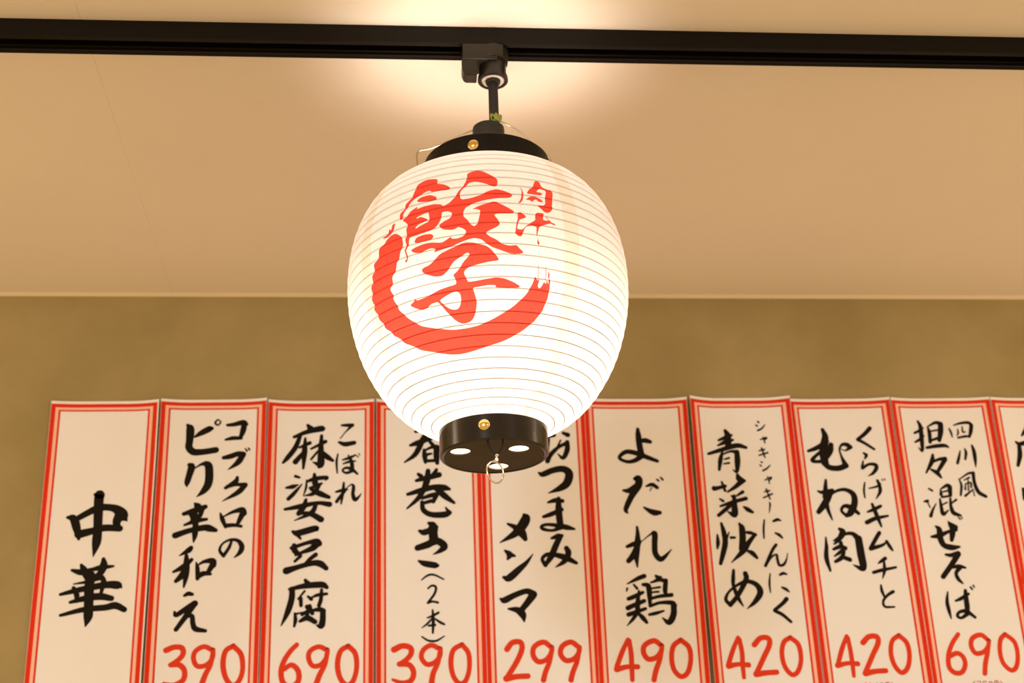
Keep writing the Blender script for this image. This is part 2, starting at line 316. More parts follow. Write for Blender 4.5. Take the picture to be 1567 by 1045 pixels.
# ------------------------------------------------------------------ data traced as lengths on the real surfaces
# STRIPS: left edge x, top height above the eye, width, lean in degrees, brush strokes as (across, down, width) in 0.1 mm
STRIPS = [
  (-0.5344, 0.8129, 0.1657, 0.25, {
    'dish_name': '399 1875 39 487 1896 97 548 2050 97 591 2212 39;508 1917 68 711 1797 82 861 1727 88 1036 1730 88 1136 1772 117 1210 1855 146 1284 1942 16;1162 1855 117 1132 1977 97 1187 2079 48;585 2141 106 773 2094 87 963 2046 87 1186 2059 78;777 1520 39 845 1521 117 840 1583 117 845 1768 113 859 2075 106 855 2277 106 824 2487 12;535 2691 38 671 2723 76 820 2686 48 952 2658 67 1132 2638 29;662 2614 38 707 2694 86 775 2834 67;980 2529 48 988 2629 96 940 2757 76 797 2873 76;572 2899 15 759 2873 42;396 3053 38 618 2998 66 842 2953 76 1067 2918 86 1220 2930 95 1279 2965 19;991 2798 38 1007 2877 67 982 3053 38;577 2958 47 633 3067 66 632 3164 38;777 2853 48 983 2817 48;548 3172 38 760 3118 76 966 3092 86 1139 3125 67;423 3364 38 755 3283 66 1055 3260 76 1204 3233 85 1341 3298 66;808 2775 115 805 2972 114 819 3265 110 821 3400 104 794 3535 15',
  }),
  (-0.3657, 0.8147, 0.1639, 0.35, {
    'dish_name': '420 423 40 463 488 101 463 682 90 459 789 90 532 865 90 672 867 80 871 837 80;540 618 30 637 555 70 755 491 81 795 481 50;879 334 18 927 374 20 887 428 24 843 388 28 879 334 18;484 1077 60 515 1109 90 483 1256 79 459 1361 69 458 1419 24;566 1131 16 662 1069 36 751 1070 90 785 1155 100 785 1365 99 722 1490 79 618 1589 12;594 1696 30 635 1738 89 657 1790 89;435 1859 49 580 1810 69 754 1750 59;513 1840 39 565 1902 59 578 1964 59;726 1781 39 681 1883 59 627 1965 55;454 2034 29 608 1975 59 782 1947 39;327 2195 78 518 2126 68 749 2079 78 828 2091 88 927 2123 49;602 1862 69 620 2026 74 618 2189 68 604 2301 19;570 2391 58 533 2431 68 402 2509 12;329 2757 29 469 2680 68 589 2573 48;509 2511 48 517 2671 81 516 2831 67 495 2989 23;508 2691 58 457 2810 77 375 2897 48;659 2614 19 683 2714 54 690 2864 48;662 2674 15 774 2606 43 900 2598 78 912 2659 78;903 2658 74 849 2757 58;698 2824 68 783 2786 62 880 2798 35;511 3117 35 567 3089 54 625 3100 42;381 3359 29 403 3408 53 523 3332 67 670 3238 77;652 3257 77 564 3401 67 415 3621 53;528 3439 38 632 3422 57 657 3539 61 699 3617 67 843 3649 42',
    'side_note': '1034 429 40 1135 419 57 1275 388 71 1327 421 51;1296 410 71 1280 518 77 1244 637 50;1014 671 30 1123 646 56 1254 648 44;996 966 50 1095 946 70 1214 905 70 1294 917 80;1285 927 80 1219 1044 76 1074 1159 12;1321 821 16 1352 860 28;1371 811 16 1388 839 28;1218 1287 40 1191 1360 70 1046 1453 44;1075 1432 50 1213 1403 44 1342 1415 70;1333 1425 70 1237 1529 69 1006 1665 10;984 1857 24 1018 1950 59 1072 2074 39;1036 1909 20 1170 1839 43 1307 1810 79 1339 1863 79;1328 1852 79 1274 1975 59 1247 2036 43;1071 2054 59 1198 2046 49 1307 2068 39;1169 2300 35 1134 2401 43 1061 2521 43;1061 2521 47 1000 2439 39 1034 2338 27 1149 2275 35 1266 2292 49 1328 2384 68 1302 2475 59 1218 2554 12',
    'price': '291 3924 85 401 3879 79 514 3891 79 538 3978 79 477 4062 75 368 4135 66;368 4135 75 490 4138 79 570 4225 79 558 4356 79 431 4428 75 280 4396 37;950 3930 72 835 3880 72 715 3944 72 692 4057 72 754 4163 72 885 4147 72 965 4045 68 969 3930 68;970 3950 68 941 4139 72 873 4288 79 824 4437 84;1260 3880 76 1150 3954 76 1120 4143 79 1165 4333 75 1255 4448 75 1347 4413 75 1407 4245 72 1379 4016 76 1260 3880 76',
  }),
  (-0.1995, 0.8129, 0.1659, 0.22, {
    'dish_name': '620 412 41 662 467 82;411 606 41 612 521 61 835 469 82 856 501 31;502 596 51 435 779 65 319 949 60 251 1034 30;496 780 30 656 706 51;584 629 30 578 845 71 564 1123 30;559 866 51 441 1015 71;679 803 30 899 686 51;837 588 41 830 804 71 834 1040 91 805 1104 40;781 847 30 682 975 30;841 847 41 924 934 71 1016 999 40;825 1072 81 703 1018 10;447 1249 40 508 1270 30;312 1437 30 411 1417 56 490 1386 16;347 1615 50 434 1522 50 550 1376 16;619 1314 20 612 1440 30 574 1566 12;629 1335 36 749 1294 56 929 1275 50 910 1317 20;737 1220 40 750 1358 80;671 1441 30 791 1400 50 850 1369 30;811 1401 50 733 1526 56 594 1566 16;692 1462 40 813 1527 76 964 1592 50;301 1781 36 538 1732 64 796 1683 50 976 1707 70;616 1629 40 588 1733 70 511 1846 64;521 1836 40 700 1859 64 850 1944 80;776 1694 50 700 1838 60 445 1959 12;429 2133 40 509 2155 79 764 2087 79 794 2108 40;499 2175 59 550 2248 24;416 2388 49 650 2310 49 787 2292 79 827 2323 79;454 2348 59 466 2429 75 536 2491 49;788 2333 89 730 2393 79 614 2452 39;478 2500 29 633 2432 49 711 2382 39;470 2595 35 556 2512 43;782 2495 55 695 2564 49 628 2634 35;347 2740 88 521 2683 63 735 2626 69 853 2638 82 942 2709 59;633 2885 39 673 2945 78;403 3020 39 625 2974 68 878 2959 78 956 3000 49;442 3020 68 436 3169 74 383 3364 68 293 3567 15;627 3053 29 533 3170 23;571 3161 49 578 3270 43;745 3145 23 822 3116 43 958 3099 35;879 3038 39 872 3177 49 845 3275 49;677 3134 29 727 3174 49;709 3272 39 710 3331 48 596 3407 39;490 3386 29 502 3484 48 485 3581 29;500 3396 29 672 3360 19 846 3334 58 914 3355 58;904 3354 68 903 3491 73 879 3579 77 811 3568 15;570 3504 39 675 3458 68 791 3518 58;673 3389 48 675 3467 54;671 3291 58 750 3391 48',
    'side_note': '1150 417 31 1222 417 45 1314 418 53;1294 440 41 1203 537 16 1132 634 16;1113 699 37 1205 732 65 1347 712 57;1095 893 20 1076 1021 32 1089 1203 20;1167 990 20 1268 959 41 1369 917 24;1178 1054 20 1269 1023 37 1370 1014 20;1257 916 20 1309 1024 49 1320 1152 57;1320 1173 49 1230 1204 36 1169 1161 28 1229 1119 36 1320 1152 45 1402 1227 28;1389 928 14 1410 950 18;1420 896 14 1434 918 18;1191 1363 28 1183 1489 44 1155 1698 24;1073 1509 28 1153 1489 44 1243 1469 28;1213 1490 40 1134 1594 44 1085 1666 44;1213 1469 12 1302 1396 20 1343 1428 44 1334 1554 48 1365 1638 56 1415 1608 36 1464 1545 10',
    'price': '530 3852 69 437 3946 73 346 4097 76 312 4248 80 345 4400 79 451 4468 79 562 4386 80 558 4235 80 461 4147 76 349 4211 68;971 3938 73 856 3888 73 733 3943 73 706 4047 73 766 4163 72 880 4156 73 964 4053 69 981 3938 69;981 3957 69 946 4148 73 873 4298 80 819 4448 85;1287 3887 77 1173 3961 77 1131 4152 80 1168 4343 76 1264 4458 76 1359 4404 76 1411 4215 73 1390 4004 77 1287 3887 77',
  }),
  (-0.0305, 0.8129, 0.164, 0.3, {
    'dish_name': '660 432 41 909 368 52;618 530 41 928 456 52;765 290 52 761 619 66;534 758 37 657 715 72 864 641 52;740 640 72 614 899 66 440 1037 20;802 641 41 903 772 51 1065 882 51;748 836 41 757 944 66 766 1041 41;758 847 31 861 794 41 954 795 72;943 794 72 941 946 78 950 1054 51;798 912 41 860 897 31;766 1019 45 940 1011 41;652 1232 41 692 1265 61;938 1161 41 896 1246 71;805 1181 61 793 1308 81 751 1456 81;620 1338 41 773 1297 71 977 1247 71;487 1558 44 689 1498 71 893 1448 71 1055 1460 81 1135 1483 37;740 1477 71 647 1624 61 475 1785 24;913 1459 61 1052 1587 81 1202 1705 36;708 1625 40 830 1584 57 931 1564 61;931 1575 61 879 1680 51;707 1709 40 849 1669 51;707 1688 51 726 1814 65 846 1888 71 1047 1891 81 1128 1861 61;1069 1777 20 1108 1840 51;804 2023 40 863 2055 90 892 2128 90;662 2145 40 742 2167 80 923 2087 50;862 2107 110 880 2303 116;629 2411 76 779 2363 90 919 2303 90 1038 2387 90 977 2458 60 866 2517 12;647 2615 30 735 2657 75 894 2686 76 933 2691 40',
    'side_note': '683 2909 16 772 2844 28 871 2832 28 1019 2905 20;780 3041 24 839 2998 28 898 3023 32 877 3122 32 777 3259 31;777 3259 35 846 3241 28 924 3258 31;764 3486 20 842 3458 31 931 3411 31;844 3370 24 851 3517 43 843 3713 27;842 3488 23 763 3574 27 680 3635 12;871 3498 20 958 3559 35 1016 3589 27;782 3604 27 879 3596 31;679 3768 19 779 3828 27 895 3831 27 1013 3765 16',
    'price': '265 3952 93 391 3897 85 507 3929 85 515 4016 81 447 4101 77 341 4165 69;341 4165 77 485 4178 81 551 4285 81 512 4407 81 387 4442 77 244 4391 42;932 3948 74 817 3897 74 700 3962 74 669 4077 73 745 4175 73 851 4158 73 940 4064 70 951 3948 70;951 3968 70 909 4159 73 839 4310 81 808 4481 86;1273 3897 74 1145 3972 74 1103 4144 77 1128 4336 73 1212 4462 73 1309 4436 73 1371 4265 70 1367 4035 74 1273 3897 74',
  }),
  (0.1323, 0.8134, 0.1695, 0.3, {
    'dish_name': '1333 571 42 1404 605 63;1060 1038 62 1106 941 62 1237 812 46 1387 737 52;1387 726 59 1381 857 67 1311 987 52 1232 921 17;1285 692 21 1192 877 31;1087 679 52 1065 940 25;995 656 42 1185 603 52;917 1230 31 978 1253 72 1136 1190 79 1302 1170 87 1391 1247 104 1352 1397 103 1245 1481 82 1046 1563 10;1039 1711 31 1153 1681 62 1265 1693 51;956 1942 41 1081 1902 61 1247 1830 51;1205 1650 51 1198 1798 82 1201 1945 86 1214 2092 81;1213 2113 71 1088 2163 37 947 2140 45 919 2098 45 991 2068 41 1133 2080 51 1294 2114 71 1425 2147 31;653 1906 41 681 1959 112 615 2083 122 499 2206 91 262 2346 12;394 2048 30 503 2102 71 601 2186 111 657 2291 61;1062 2287 30 1165 2258 71 1226 2248 45;1195 2268 71 1116 2422 77 1049 2565 77 951 2706 44;951 2706 56 905 2614 44 969 2547 50 1090 2545 57 1269 2599 77 1425 2684 44;1287 2446 61 1313 2528 77 1246 2650 65 1110 2740 16;338 2471 30 406 2534 80 374 2605 30;486 2555 30 406 2534 80;304 2887 40 383 2899 90 538 2770 80 662 2661 50 768 2529 10;243 3217 30 302 3239 79 463 3162 70 644 3105 70 741 3157 100;730 3177 96 646 3285 79 553 3393 69;356 3369 24 494 3391 79 570 3462 89 590 3562 24',
    'price': '315 3976 88 396 3881 82 514 3874 82 540 3971 82 454 4163 82 290 4408 78;290 4408 97 436 4383 82 611 4378 82;981 3962 75 867 3881 79 727 3946 78 702 4072 78 776 4170 78 894 4144 74 977 4039 71 991 3962 71;990 3981 71 942 4174 74 876 4326 78 841 4441 82;1394 3971 75 1280 3890 79 1149 3946 79 1114 4062 79 1187 4160 78 1305 4144 75 1389 4049 71 1403 3971 71;1402 3990 71 1352 4183 75 1285 4336 78 1250 4450 82',
  }),
  (0.3011, 0.8146, 0.1667, 0.02, {
    'dish_name': '888 715 53 962 711 68 1034 734 53;849 516 42 852 627 74 861 803 80 882 956 80;870 978 73 771 1043 59 645 1064 46 523 998 46 634 900 59 800 923 67 963 990 63 1126 1056 46;552 1537 31 655 1538 73 807 1443 83;751 1346 52 803 1346 94 796 1454 94 681 1624 79 574 1835 62 590 1898 31;919 1472 25 1015 1445 52 1094 1495 46;1000 1498 17 976 1551 10;860 1816 25 943 1870 58 1023 1903 79 1105 1903 52;1094 1359 21 1123 1381 29;1159 1327 21 1191 1366 29;729 2131 31 732 2236 51 722 2381 82;722 2381 78 689 2567 77 692 2762 20;555 2441 41 660 2401 61 765 2361 41;743 2371 61 649 2566 77 561 2668 61;785 2361 10 936 2248 25 998 2238 72 986 2405 72 986 2550 71 1051 2643 71 1124 2613 51 1246 2491 10;788 2906 57 684 2945 51 517 3024 16;513 3095 28 500 3135 20;617 3036 24 664 3097 36;522 3256 50 625 3217 56 750 3159 40;503 3396 60 617 3348 56 761 3290 50;507 3496 56 629 3458 50 773 3410 40;691 3138 30 659 3318 60 648 3478 60;638 3478 50 561 3576 40 476 3664 12;667 3488 40 723 3549 60 778 3619 40;970 2908 37 1008 2939 61;1039 2930 41 923 2999 30;759 3038 40 838 3059 65 849 3180 65 847 3361 40;882 3009 24 1026 2970 45 1116 2992 57;1117 2982 57 1096 3123 61 1100 3194 44;895 3100 24 1018 3082 30;881 3161 24 993 3152 28;854 3261 36 1007 3223 44 1190 3205 51;846 3371 40 1000 3323 40 1181 3326 60 1218 3367 71;1209 3357 71 1197 3506 76 1118 3625 70 1023 3554 16;827 3501 36 928 3482 44 1051 3448 24',
    'price': '472 3871 60 371 4065 75 279 4276 75;276 4315 89 436 4279 71 593 4282 79;491 3891 71 508 4086 75 505 4280 75 502 4473 67;981 3977 76 868 3897 80 724 3963 79 697 4070 79 759 4169 79 879 4151 75 966 4055 72 981 3977 72;980 3997 72 937 4172 75 865 4345 79 826 4479 79;1277 3894 76 1160 3980 76 1117 4156 75 1142 4340 75 1243 4439 75 1347 4373 75 1403 4180 72 1387 4004 76 1277 3894 76',
  }),
  (0.4722, 0.8158, 0.1652, 0.22, {
    'dish_name': '433 724 32 566 670 53 654 637 32;414 812 25 558 747 60 668 720 32;555 559 43 589 648 85 583 825 85;242 958 38 482 879 59 722 815 68 867 850 43;479 912 25 435 1043 59 397 1217 38;463 967 25 606 913 32 700 925 64;711 925 68 705 1090 76 678 1253 42 618 1220 13;498 1044 21 574 1023 30;480 1120 21 566 1106 30;284 1530 67 336 1524 52 466 1489 46;419 1424 32 458 1564 38;683 1307 42 708 1373 84 789 1406 38;747 1406 74 632 1502 53 498 1586 25;361 1702 25 411 1735 38;555 1651 25 583 1684 38;739 1589 46 638 1652 25;361 1819 31 544 1758 46 780 1697 52;596 1652 42 584 1822 79 570 1960 79 467 1906 17;575 1758 42 450 1863 52 315 1968 46;735 1835 29 793 1878 59 862 1922 38;265 2283 25 263 2408 52 244 2501 25;345 2095 31 366 2200 58 385 2326 72;455 2243 17 401 2368 29;478 2328 37 540 2328 31;634 2109 37 668 2183 79 659 2372 83 635 2507 83;745 2248 42 806 2259 46 885 2292 25;383 2347 72 375 2430 72 330 2575 66 273 2740 45;866 2281 42 748 2415 62 653 2539 72 449 2722 12;715 2540 31 793 2582 62 857 2656 37;468 2846 37 450 2968 51 444 3090 45 497 3274 51 564 3406 16;647 2900 62 648 2992 66 501 3233 57 364 3382 57;364 3382 51 301 3301 45 363 3180 31 517 3071 37 665 3023 51 802 3076 65 851 3199 78 754 3339 57 621 3447 10',
    'side_note': '1105 411 26 1121 425 26;1067 469 21 1087 485 26;1089 563 26 1157 530 26 1218 464 13;1115 719 17 1204 687 26 1220 698 21 1178 731 17;1163 675 17 1184 775 21;1074 907 17 1162 886 26;1066 984 21 1209 941 26;1121 863 26 1158 1018 21;1086 1094 21 1106 1105 21;1065 1148 21 1085 1164 21;1102 1242 25 1170 1204 25 1229 1150 13;1117 1399 17 1206 1357 25 1226 1368 21 1179 1411 17;1165 1345 17 1185 1454 17;1085 1593 17 1172 1573 25;1064 1689 21 1208 1627 25;1121 1550 25 1167 1712 21;1151 1766 17 1156 1808 25 1128 1936 10;1036 2051 21 1011 2188 29 1000 2346 21;1179 2074 31 1245 2048 42 1295 2065 21;1190 2264 25 1248 2297 42 1291 2344 25;1179 2453 41 1107 2546 41 978 2782 41;1003 2741 37 1096 2639 25 1172 2609 29 1175 2671 37 1195 2775 37 1268 2766 37 1319 2684 21 1346 2591 10;1036 2906 16 1009 3059 29 1010 3202 16;1188 2929 31 1242 2906 41 1292 2921 25;1197 3124 25 1255 3155 41 1301 3197 20;1247 3308 57 1178 3377 49 1045 3475 45;1044 3485 45 1159 3548 45 1278 3660 37',
    'price': '435 3882 60 337 4067 72 246 4280 76;243 4310 90 395 4284 68 554 4297 80;453 3912 68 473 4110 72 465 4285 72 465 4479 60;675 3996 84 776 3899 81 897 3902 81 906 4000 81 807 4175 80 660 4425 76;659 4435 96 820 4419 80 971 4413 80;1240 3899 73 1132 3966 73 1082 4142 72 1109 4338 72 1206 4457 72 1303 4401 72 1364 4226 68 1349 4010 73 1240 3899 73',
  }),
  (0.6368, 0.8129, 0.1671, 0.6, {
    'dish_name': '221 891 39 367 838 60 553 730 54;504 528 48 531 652 86 489 807 107 461 939 107 474 1083 96;610 787 65 574 897 86 444 1071 64;456 1060 53 337 1069 47 265 1046 53 351 959 43 470 873 47;462 1093 86 537 1171 75 685 1185 75 808 1143 75;799 1132 75 755 988 32 739 866 26 793 789 39 868 791 60 927 832 54;916 836 60 833 890 22 751 855 11;446 1377 32 424 1507 59 409 1658 89;294 1559 25 355 1581 47 529 1552 53;505 1573 64 397 1744 89 260 1902 63;406 1679 63 415 1851 53 464 2033 21;451 1659 21 591 1564 38 742 1545 51 859 1623 74 859 1774 85 775 1922 85 704 1974 46;704 1974 46 631 1888 38 684 1814 47 786 1837 68 900 1936 47;559 2184 42 604 2238 84 526 2352 59 443 2423 25;321 2316 21 310 2483 52;440 2371 21 599 2280 38 748 2262 52 841 2348 88;315 2442 46 288 2650 62 323 2847 31;841 2348 94 847 2600 100 847 2818 83 699 2763 12;421 2507 38 541 2467 58 610 2500 52;550 2405 52 550 2478 52;582 2552 42 528 2645 58 426 2705 42;550 2635 52 658 2679 58;612 2490 52 496 2571 42 416 2621 17',
    'side_note': '1286 518 61 1197 606 54 1064 705 48;1063 709 48 1173 773 43 1309 876 35;1127 939 30 1166 973 47 1136 1028 26;1098 1071 21 1073 1170 43;1070 1192 43 1186 1128 39 1292 1141 54 1293 1206 54 1228 1282 39 1147 1324 11;1074 1432 21 1042 1562 30 1042 1681 21;1128 1531 17 1260 1501 30 1331 1459 17;1285 1403 39 1306 1480 47 1301 1588 47 1219 1706 13;1363 1383 17 1371 1405 17;1403 1377 17 1408 1399 17;1050 1917 25 1162 1877 51 1276 1825 42;1015 2087 59 1161 2026 55 1369 1988 30;1143 1790 38 1190 1973 59 1238 2155 30;1190 2260 53 1112 2364 53 1019 2499 52;1017 2509 59 1203 2461 42 1296 2400 17;1285 2400 42 1325 2485 46 1358 2548 29;1224 2671 50 1143 2721 38 1097 2751 13;1003 2890 42 1144 2856 46 1369 2819 33;1197 2712 29 1185 2857 46 1134 2990 12;1092 3092 25 1095 3184 41 1122 3276 29;1269 3198 46 1167 3257 37 1091 3347 33 1110 3429 33 1253 3436 25',
    'price': '442 3863 61 345 4049 73 254 4273 73;240 4302 85 405 4273 65 556 4285 77;458 3894 65 471 4092 69 474 4289 69 470 4464 56;682 3969 85 786 3882 82 908 3886 82 914 3985 82 807 4160 77 659 4411 77;656 4431 93 811 4406 77 974 4401 77;1258 3875 74 1144 3952 69 1093 4129 73 1119 4317 73 1212 4437 73 1314 4371 73 1372 4196 69 1362 3997 74 1258 3875 74',
    'fine_print': '638 4571 15 618 4600 15 619 4639 15 640 4668 15;708 4575 15 675 4635 15 733 4637 15;712 4603 15 713 4670 15;812 4578 15 772 4624 15 780 4667 15 810 4668 15 813 4635 15 775 4633 15;858 4602 15 882 4578 15 907 4608 15 860 4675 15 911 4676 15;947 4677 15 945 4585 15 1000 4587 15 1001 4679 15;946 4629 15 1001 4630 15;973 4586 15 973 4630 15;1036 4583 15 1057 4613 15 1057 4651 15 1037 4680 15',
  }),
  (0.8059, 0.8142, 0.1673, 0.35, {
    'dish_name': '421 399 33 450 490 55 440 692 61 418 904 39 362 848 11;335 601 33 429 557 39 490 513 26;321 758 26 404 714 39 491 648 17;570 491 22 585 604 52 571 761 44;594 480 22 712 425 44 796 448 66;794 460 70 774 584 74 729 729 52;612 571 26 747 550 26;598 728 35 736 684 39;502 854 39 647 829 52 801 820 52 862 849 26;581 973 33 552 1083 61 424 1280 22;562 1095 32 677 1052 43 776 1042 54;774 1053 61 677 1184 52 609 1272 39;519 1226 32 607 1283 60 659 1360 30;426 1543 26 474 1576 32;317 1758 26 372 1748 43;386 1995 47 433 1900 32 504 1793 13;368 1769 21 397 1856 17;617 1556 17 613 1643 47;629 1546 22 735 1492 47 774 1515 60;772 1526 65 765 1634 52;642 1600 21 742 1580 26;617 1687 30 771 1667 30;580 1719 26 582 1837 43 593 1967 51 689 1904 17;573 1826 21 689 1774 21;753 1710 30 742 1840 43 767 1948 60 877 1992 30;846 1733 30 749 1797 21;342 2335 32 472 2316 64 631 2255 42 764 2226 43;443 2167 32 488 2221 74 485 2370 80 531 2476 74 653 2510 74 771 2501 30;657 2096 26 700 2161 85 760 2183 64;717 2182 85 688 2299 74 661 2394 47;831 2013 17 856 2056 21;884 2014 13 890 2046 17;528 2623 32 611 2635 53 732 2606 63;730 2616 74 609 2771 67 429 2975 63;578 2833 32 708 2814 53 809 2837 29;725 2836 53 648 2917 46 664 3011 50 725 3084 25;463 3213 17 428 3366 46 436 3508 46 451 3630 17;564 3358 25 665 3319 46 791 3250 33;748 3198 42 739 3311 63 732 3474 67 708 3555 52;717 3565 52 614 3623 37 557 3592 41 598 3532 37 713 3524 52 833 3618 37;840 3148 25 860 3180 25;887 3118 21 899 3150 21',
    'side_note': '926 529 22 947 597 31 956 676 18;1012 473 18 1127 440 35 1261 430 44 1308 476 53;1308 476 53 1278 589 53 1240 679 31;1066 542 18 1066 609 26 1036 654 11;1150 497 18 1146 588 26 1190 588 18;1053 688 31 1177 667 35 1242 668 31;1048 912 17 1006 1034 39 969 1122 39;1130 879 22 1140 946 39 1110 1057 30;1259 825 31 1275 926 52 1273 1059 48 1261 1192 13;947 1386 17 971 1496 35 933 1659 30;968 1386 17 1113 1300 30 1201 1290 43;1201 1290 48 1194 1455 48 1233 1609 56 1338 1686 47;1029 1409 17 1123 1366 26;1040 1475 17 1025 1562 30;1040 1475 17 1130 1454 30 1127 1531 26;1096 1399 17 1075 1584 22;1007 1671 34 1080 1617 26 1154 1564 17;1150 1586 17 1157 1673 17',
    'price': '520 3873 66 404 4010 70 314 4187 74 295 4364 78 372 4454 77 485 4447 73 556 4331 74 535 4212 74 451 4161 74 331 4207 70;987 3984 70 879 3891 74 736 3938 74 695 4057 74 748 4168 74 875 4151 70 962 4063 66 987 3984 66;983 4004 66 935 4162 70 876 4319 74 838 4476 74;1262 3890 70 1176 3968 70 1133 4147 70 1153 4326 70 1256 4437 70 1347 4389 70 1400 4212 66 1385 4013 70 1262 3890 70',
    'fine_print': '658 4589 15 637 4617 15 636 4656 15 657 4686 15;693 4594 15 749 4596 15 717 4688 15;841 4598 15 792 4597 15 788 4636 15 819 4632 15 840 4662 15 812 4690 15 784 4680 15;928 4625 15 904 4597 15 880 4623 15 904 4648 15 928 4625 15 921 4693 15;967 4694 15 968 4601 15 1024 4603 15 1023 4695 15;968 4645 15 1023 4647 15;996 4602 15 996 4646 15;1060 4599 15 1080 4628 15 1080 4667 15 1059 4696 15',
  }),
  (0.9743, 0.8146, 0.1647, -0.1, {
    'dish_character': '303 1567 43 309 1655 65 283 1742 32',
    'dish_name': '324 769 33 373 803 55 487 781 62 667 759 55;443 657 26 500 589 49 534 521 33;371 814 55 351 993 66 286 1171 44',
  }),
]
PROFILE = '5530 2058 5560 2658 5896 3258 6177 3313 6454 3381 6728 3460 6999 3551 7266 3653 7528 3765 7785 3889 8038 4022 8284 4166 8525 4319 8761 4479 8992 4647 9219 4821 9440 5002 9656 5189 9867 5381 10073 5578 10274 5781 10471 5988 10662 6200 10848 6416 11029 6637 11206 6862 11377 7090 11543 7322 11705 7557 11864 7795 12019 8034 12172 8276 12320 8519 12465 8765 12607 9013 12745 9263 12879 9515 13010 9769 13136 10025 13259 10283 13377 10542 13492 10804 13602 11067 13707 11333 13808 11600 13905 11868 13997 12138 14087 12410 14173 12682 14256 12955 14335 13229 14412 13504 14485 13780 14554 14057 14620 14335 14683 14613 14743 14893 14798 15173 14851 15453 14899 15735 14945 16017 14986 16299 15024 16582 15057 16866 15087 17149 15113 17434 15135 17718 15154 18003 15169 18288 15180 18574 15188 18859 15192 19145 15192 19430 15188 19716 15181 20001 15170 20286 15156 20571 15137 20856 15115 21141 15089 21425 15059 21709 15025 21993 14987 22275 14945 22558 14898 22840 14847 23120 14791 23400 14730 23679 14664 23957 14594 24234 14518 24509 14437 24783 14352 25055 14261 25326 14165 25595 14064 25862 13957 26126 13845 26389 13727 26649 13603 26907 13474 27161 13339 27412 13197 27660 13048 27904 12892 28143 12728 28377 12558 28606 12379 28828 12193 29045 11999 29254 11797 29456 11588 29650 11370 29835 11145 30011 10913 30177 10673 30331 10425 30473 10170 30601 9910 30719 9645 30824 9375 30918 9102 31002 8826 31075 8548 31137 8267 31189 7984 31231 7700 31261 7416 31280 7130 31288'
